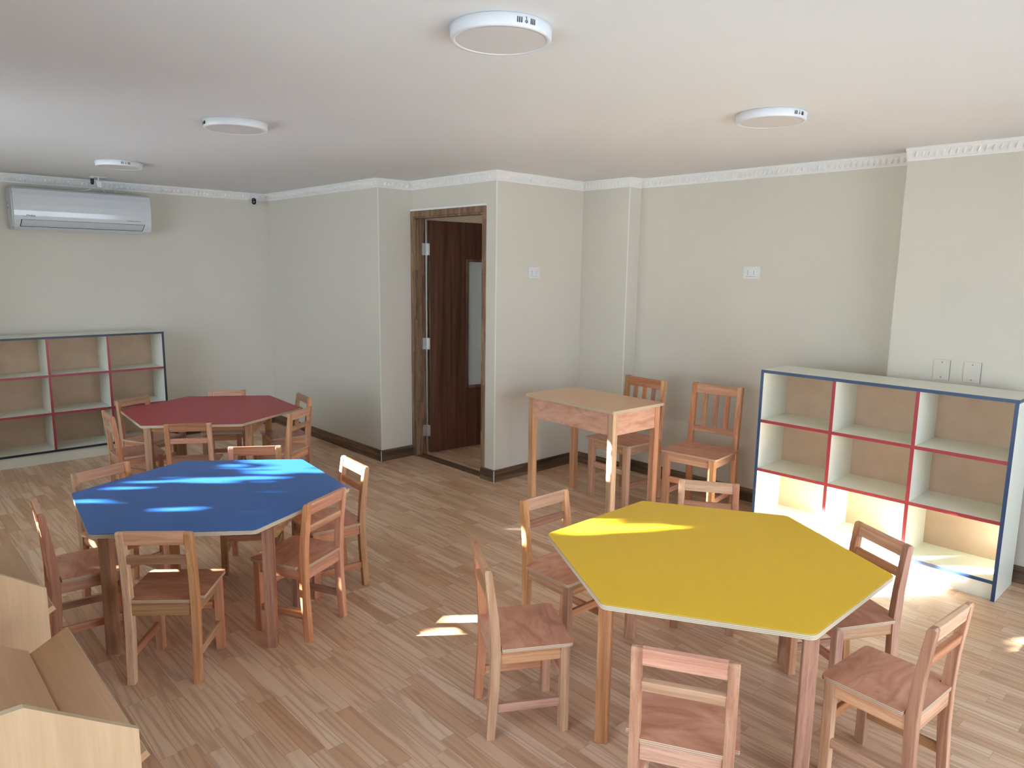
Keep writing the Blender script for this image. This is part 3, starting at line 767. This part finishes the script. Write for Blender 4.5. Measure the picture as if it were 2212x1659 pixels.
# ------------------------------------------------------------------ outlets and wall plates
def outlet(name, label, loc, rz):
    t = thing(name, label, 'power outlet', loc, rz, 'white wall outlets')   # local: faces -y
    boxobj('cover_plate', (-.062, .062, -.010, 0, -.043, .043), 'white_dull', t, .003)
    o = boxobj('socket_module', (-.036, .034, -.012, -.009, -.025, .025), 'white', t, .001, 1)
    bm = BM()
    for x in (-.024, .022):
        for z in (-.011, 0, .011): cyl(bm, (x, z), .0026, -.0124, -.0118, 10, 'Y')
    done('contact_holes', bm, 'black', o)
    bm = BM(); box(bm, -.040, .036, -.0104, -.0098, -.0285, -.0268); done('seam', bm, 'grey', o)
    return t
outlet('wall_outlet', 'white double outlet on the warm-lit wall beside the door', (XE, 4.009, 1.618), R(90))
outlet('wall_outlet', 'white double outlet on the back wall above the slat-back chairs', (-2.587, YG, 1.642), 0)
for x, lab in ((-1.292, 'painted-over blank wall plate behind the cubby shelf, the one nearer the wall step'), (-1.140, 'painted-over blank wall plate behind the cubby shelf, the one farther from the wall step')):
    t = thing('blank_wall_plate', lab, 'wall plate', (x, YH, 1.115), 0, 'blank wall plates')
    boxobj('cover_plate', (-.042, .042, -.004, 0, -.058, .058), 'wall', t, .001, 1)
    bm = BM()
    for z in (-.042, .042): cyl(bm, (0, z), .0035, -.0046, -.0035, 10, 'Y')
    box(bm, .0415, .0432, -.0043, -.001, -.058, .058)
    done('screws', bm, 'grey', t)

# ------------------------------------------------------------------ outside: yard and an unseen tree, its leaf gaps shaped to place the sun spots
wall('ground_outside', [(-40, 30, -40, YW-WT-.01, -0.25, -0.15)], 'yard')
AZ, EL = R(51.0), R(15.5)
SUN = Vector((math.cos(AZ)*math.cos(EL), math.sin(AZ)*math.cos(EL), -math.sin(EL)))
EA = Vector((-math.sin(AZ), math.cos(AZ), 0)); EB = Vector((math.cos(AZ)*math.sin(EL), math.sin(AZ)*math.sin(EL), math.cos(EL)))
GAPS = [(-3.188,.995,.594,.028),(-3.661,.893,.594,.024),(-3.547,.742,.594,.024),(-3.677,1.03,.594,.026),(-3.618,.988,.594,.02),(-3.582,1.194,.594,.028),(-3.69,1.281,.594,.024),
 (-3.721,1.45,.594,.026),(-3.642,1.413,.594,.036),(-3.54,1.298,.594,.02),(-3.487,1.281,.594,.02),(-3.42,1.458,.594,.03),(-3.468,1.556,.594,.032),(-3.498,1.655,.594,.042),
 (-3.37,1.711,.594,.03),(-3.729,1.133,.594,.014),(-3.567,1.745,.594,.06),(-3.68,1.639,.594,.035),
 (-1.895,2.085,.594,.02),(-1.869,2.139,.594,.04),(-1.822,2.2,.594,.04),(-1.772,2.258,.594,.04),(-1.731,2.329,.594,.03),(-1.687,2.397,.594,.022),(-1.914,2.219,.594,.03),(-1.858,2.242,.594,.025),(-1.908,2.332,.594,.018),
 (-2.476,2.038,0,.034),(-2.439,2.093,0,.032),(-2.396,1.981,0,.028),(-2.358,2.024,0,.028),(-2.496,1.81,0,.022),
 (-3.214,.837,.35,.012),(-3.162,.896,.35,.018),(-3.043,1.046,.35,.018),
 (-3.736,1.581,0.594,0.03),(-3.709,1.613,0.594,0.03),(-3.672,1.649,0.594,0.03),(-3.636,1.685,0.594,0.03),(-3.595,1.719,0.594,0.03),(-3.55,1.75,0.594,0.03),(-3.505,1.767,0.594,0.03),(-3.46,1.777,0.594,0.03),(-3.597,1.76,0.594,0.03),(-3.626,1.726,0.594,0.03),
 (-3.130,1.904,0.600,.032),(-3.130,1.904,0.625,.032),(-3.170,1.908,0.600,.032),(-3.170,1.908,0.625,.032),(-3.210,1.911,0.600,.032),(-3.210,1.911,0.625,.032),(-3.250,1.915,0.600,.032),(-3.250,1.915,0.625,.032),(-3.290,1.919,0.600,.032),(-3.290,1.919,0.625,.032),(-3.330,1.922,0.600,.032),(-3.330,1.922,0.625,.032),(-3.370,1.926,0.600,.032),(-3.370,1.926,0.625,.032),
 (-3.88,1.65,.63,.03),(-3.81,1.76,.63,.03),(-3.95,1.55,.63,.025),
 (-3.60,.535,.57,.02),(-2.20,2.13,.47,.024),
 (-2.39,4.06,.14,.028),(-2.39,4.06,.21,.028),(-2.39,4.06,.28,.028),(-2.39,4.06,.34,.028),
 (-.93,4.3,.30,.035),(-.98,4.17,.16,.03),(-1.05,4.17,.11,.03)]
GAPS = [(Vector(g[:3]).dot(EA), Vector(g[:3]).dot(EB), max(.017, g[3]*.66) if g[3] < .03 else g[3]*.82) for g in GAPS]  # each canopy gap is aimed along the sun at a chosen spot
# the big gap that lets the sun onto the cubby shelf and the floor before it
def ab(x, y, z): v = Vector((x, y, z)); return v.dot(EA), v.dot(EB)
BIG = [ab(-2.12, 4.17, .22), ab(-1.95, 4.17, .26), ab(-1.6, 4.17, .24), ab(-1.3, 4.17, .19), ab(-1.22, 4.17, .10), ab(-1.02, 4.17, -.04), ab(-1.05, 3.80, 0), ab(-1.5, 3.55, 0), ab(-2.0, 3.7, 0), ab(-2.25, 3.95, 0)]
def inbig(a, b):
    c = False; j = len(BIG)-1
    for i in range(len(BIG)):
        (xi, yi), (xj, yj) = BIG[i], BIG[j]
        if (yi > b) != (yj > b) and a < (xj-xi)*(b-yi)/(yj-yi)+xi: c = not c
        j = i
    return c
corners = [ab(x, YW, z) for x in (W1[0]-.1, W2[1]+.15) for z in (W2[2]-.1, W1[3]+.1)]
a0, a1 = min(c[0] for c in corners), max(c[0] for c in corners); b0, b1 = min(c[1] for c in corners), max(c[1] for c in corners)
rng = random.Random(3)
bm = BM()
def leafq(a, b, s, dist):
    rot = rng.uniform(0, 2*math.pi); ca, sa = math.cos(rot), math.sin(rot)
    sh = [(-1, 0), (-.45, .62), (.35, .62), (1, 0), (.35, -.62), (-.45, -.62)]
    pts = [(a+s*(u*ca-v*sa), b+s*(u*sa+v*ca)) for u, v in sh]
    for (pa, pb) in pts+[(a, b)]+[((a+p[0])/2, (b+p[1])/2) for p in pts]:
        if inbig(pa, pb): return False
        for ga, gb, gr in GAPS:
            if (pa-ga)**2+(pb-gb)**2 < gr*gr: return False
    ref = ab(-5.1, YW, 1.5)
    base = Vector((-5.1, YW, 1.5)) - SUN*dist
    tilt = rng.uniform(-.35, .35)
    vs = []
    for (pa, pb) in pts:
        d = ((pa-a)*ca+(pb-b)*sa)*tilt
        vs.append(bm.verts.new(base+EA*(pa-ref[0])+EB*(pb-ref[1])-SUN*d))
    bm.faces.new(vs); return True
stp = 0.055
na, nb = int((a1-a0)/stp)+1, int((b1-b0)/stp)+1
for layer in range(3):
    for i in range(na):
        for j in range(nb):
            aa, bb = a0+(i+rng.random())*stp, b0+(j+rng.random())*stp
            if not leafq(aa, bb, rng.uniform(.045, .06), 4.2+layer*.10+rng.uniform(-.04, .04)):
                for q in range(7): leafq(aa+rng.uniform(-.05, .05), bb+rng.uniform(-.05, .05), rng.uniform(.014, .026), 4.2+layer*.10+rng.uniform(-.04, .04))
t = thing('leafy_tree', 'unseen leafy tree outside the window wall, its gaps shaped to aim the sun spots', 'tree', (-7.8, -3.8, -0.15))
o = done('foliage', bm, 'leaf'); o.parent = t; o.matrix_parent_inverse = Matrix.Translation((7.8, 3.8, 0.15)); o['kind'] = 'stuff'
bm = BM(); cyl(bm, (0, 0), .13, 0, 2.6, 16, r2=.08); done('trunk', bm, 'bark', t)

# ------------------------------------------------------------------ light
def world():
    w = bpy.data.worlds.new('World'); sc.world = w; w.use_nodes = True
    n = w.node_tree.nodes; l = w.node_tree.links; bg = n['Background']
    tc = n.new('ShaderNodeTexCoord'); sp = n.new('ShaderNodeSeparateXYZ'); l.new(tc.outputs['Generated'], sp.inputs[0])
    tint = n.new('ShaderNodeMix'); tint.data_type = 'RGBA'; tint.inputs[6].default_value = (0.88, 0.97, 1.10, 1); tint.inputs[7].default_value = (0.50, 0.68, 1.05, 1)
    mr = n.new('ShaderNodeMapRange'); mr.inputs['From Min'].default_value = 0.0; mr.inputs['From Max'].default_value = 0.8
    l.new(sp.outputs[2], mr.inputs[0]); l.new(mr.outputs[0], tint.inputs['Factor'])
    l.new(tint.outputs[2], bg.inputs[0]); bg.inputs[1].default_value = SKY
SKY, SUNE, EXPO = 4.5, 84.0, 0.72
world()
ld = bpy.data.lights.new('sun', 'SUN'); ld.energy = SUNE; ld.angle = R(0.30); ld.color = (1.0, 0.96, 0.91)
lo = bpy.data.objects.new('sun', ld); COL.objects.link(lo); lo.rotation_euler = (-SUN).to_track_quat('Z', 'Y').to_euler(); lo.location = (-12, -10, 6)
def portal(name, axis, w, plane, sgn):
    s, e, z0, z1 = w
    d = bpy.data.lights.new(name, 'AREA'); d.shape = 'RECTANGLE'; d.size = e-s; d.size_y = z1-z0; d.cycles.is_portal = True
    o = bpy.data.objects.new(name, d); COL.objects.link(o)
    if axis == 'X': o.location = ((s+e)/2, plane, (z0+z1)/2); o.rotation_euler = Vector((0, -sgn, 0)).to_track_quat('Z', 'Y').to_euler()
    else: o.location = (plane, (s+e)/2, (z0+z1)/2); o.rotation_euler = Vector((-sgn, 0, 0)).to_track_quat('Z', 'Y').to_euler()
portal('portal', 'X', W1, YW-.13, 1); portal('portal', 'X', W2, YW-.13, 1); portal('portal', 'Y', W3, XR+.13, -1)
portal('portal', 'Y', (5.6, 6.05, 1.3, 1.9), -6.32, 1)

# ------------------------------------------------------------------ camera
phi, pit, rol = R(-46.8457), R(9.13308), R(0.79245)
cp, sp, c_, s_ = math.cos(pit), math.sin(pit), math.cos(rol), math.sin(rol)
rt0, up0, fw = Vector((1, 0, 0)), Vector((0, sp, cp)), Vector((0, cp, -sp))
rt, up = rt0*c_+up0*s_, -rt0*s_+up0*c_
U, V = Vector((math.cos(phi), math.sin(phi), 0)), Vector((-math.sin(phi), math.cos(phi), 0))
uvz = lambda p: Vector((p.dot(U), p.dot(V), p.z))
rt, up, fw = uvz(rt), uvz(up), uvz(fw)
cd = bpy.data.cameras.new('camera'); cd.sensor_fit = 'HORIZONTAL'; cd.sensor_width = 36.0; cd.lens = 1555.77/2212*36.0; cd.clip_start = 0.02
co = bpy.data.objects.new('camera', cd); COL.objects.link(co)
co.matrix_world = Matrix(((rt.x, up.x, -fw.x, 0), (rt.y, up.y, -fw.y, 0), (rt.z, up.z, -fw.z, 1.65), (0, 0, 0, 1)))
sc.camera = co
sc.view_settings.view_transform = 'Standard'; sc.view_settings.look = 'None'; sc.view_settings.gamma = 1.0
sc.view_settings.use_curve_mapping = False; sc.view_settings.exposure = EXPO
cy = sc.cycles
cy.use_denoising = True; cy.max_bounces = 9; cy.diffuse_bounces = 6; cy.glossy_bounces = 4; cy.transparent_max_bounces = 12
cy.sample_clamp_indirect = 8.0; cy.blur_glossy = 0.5
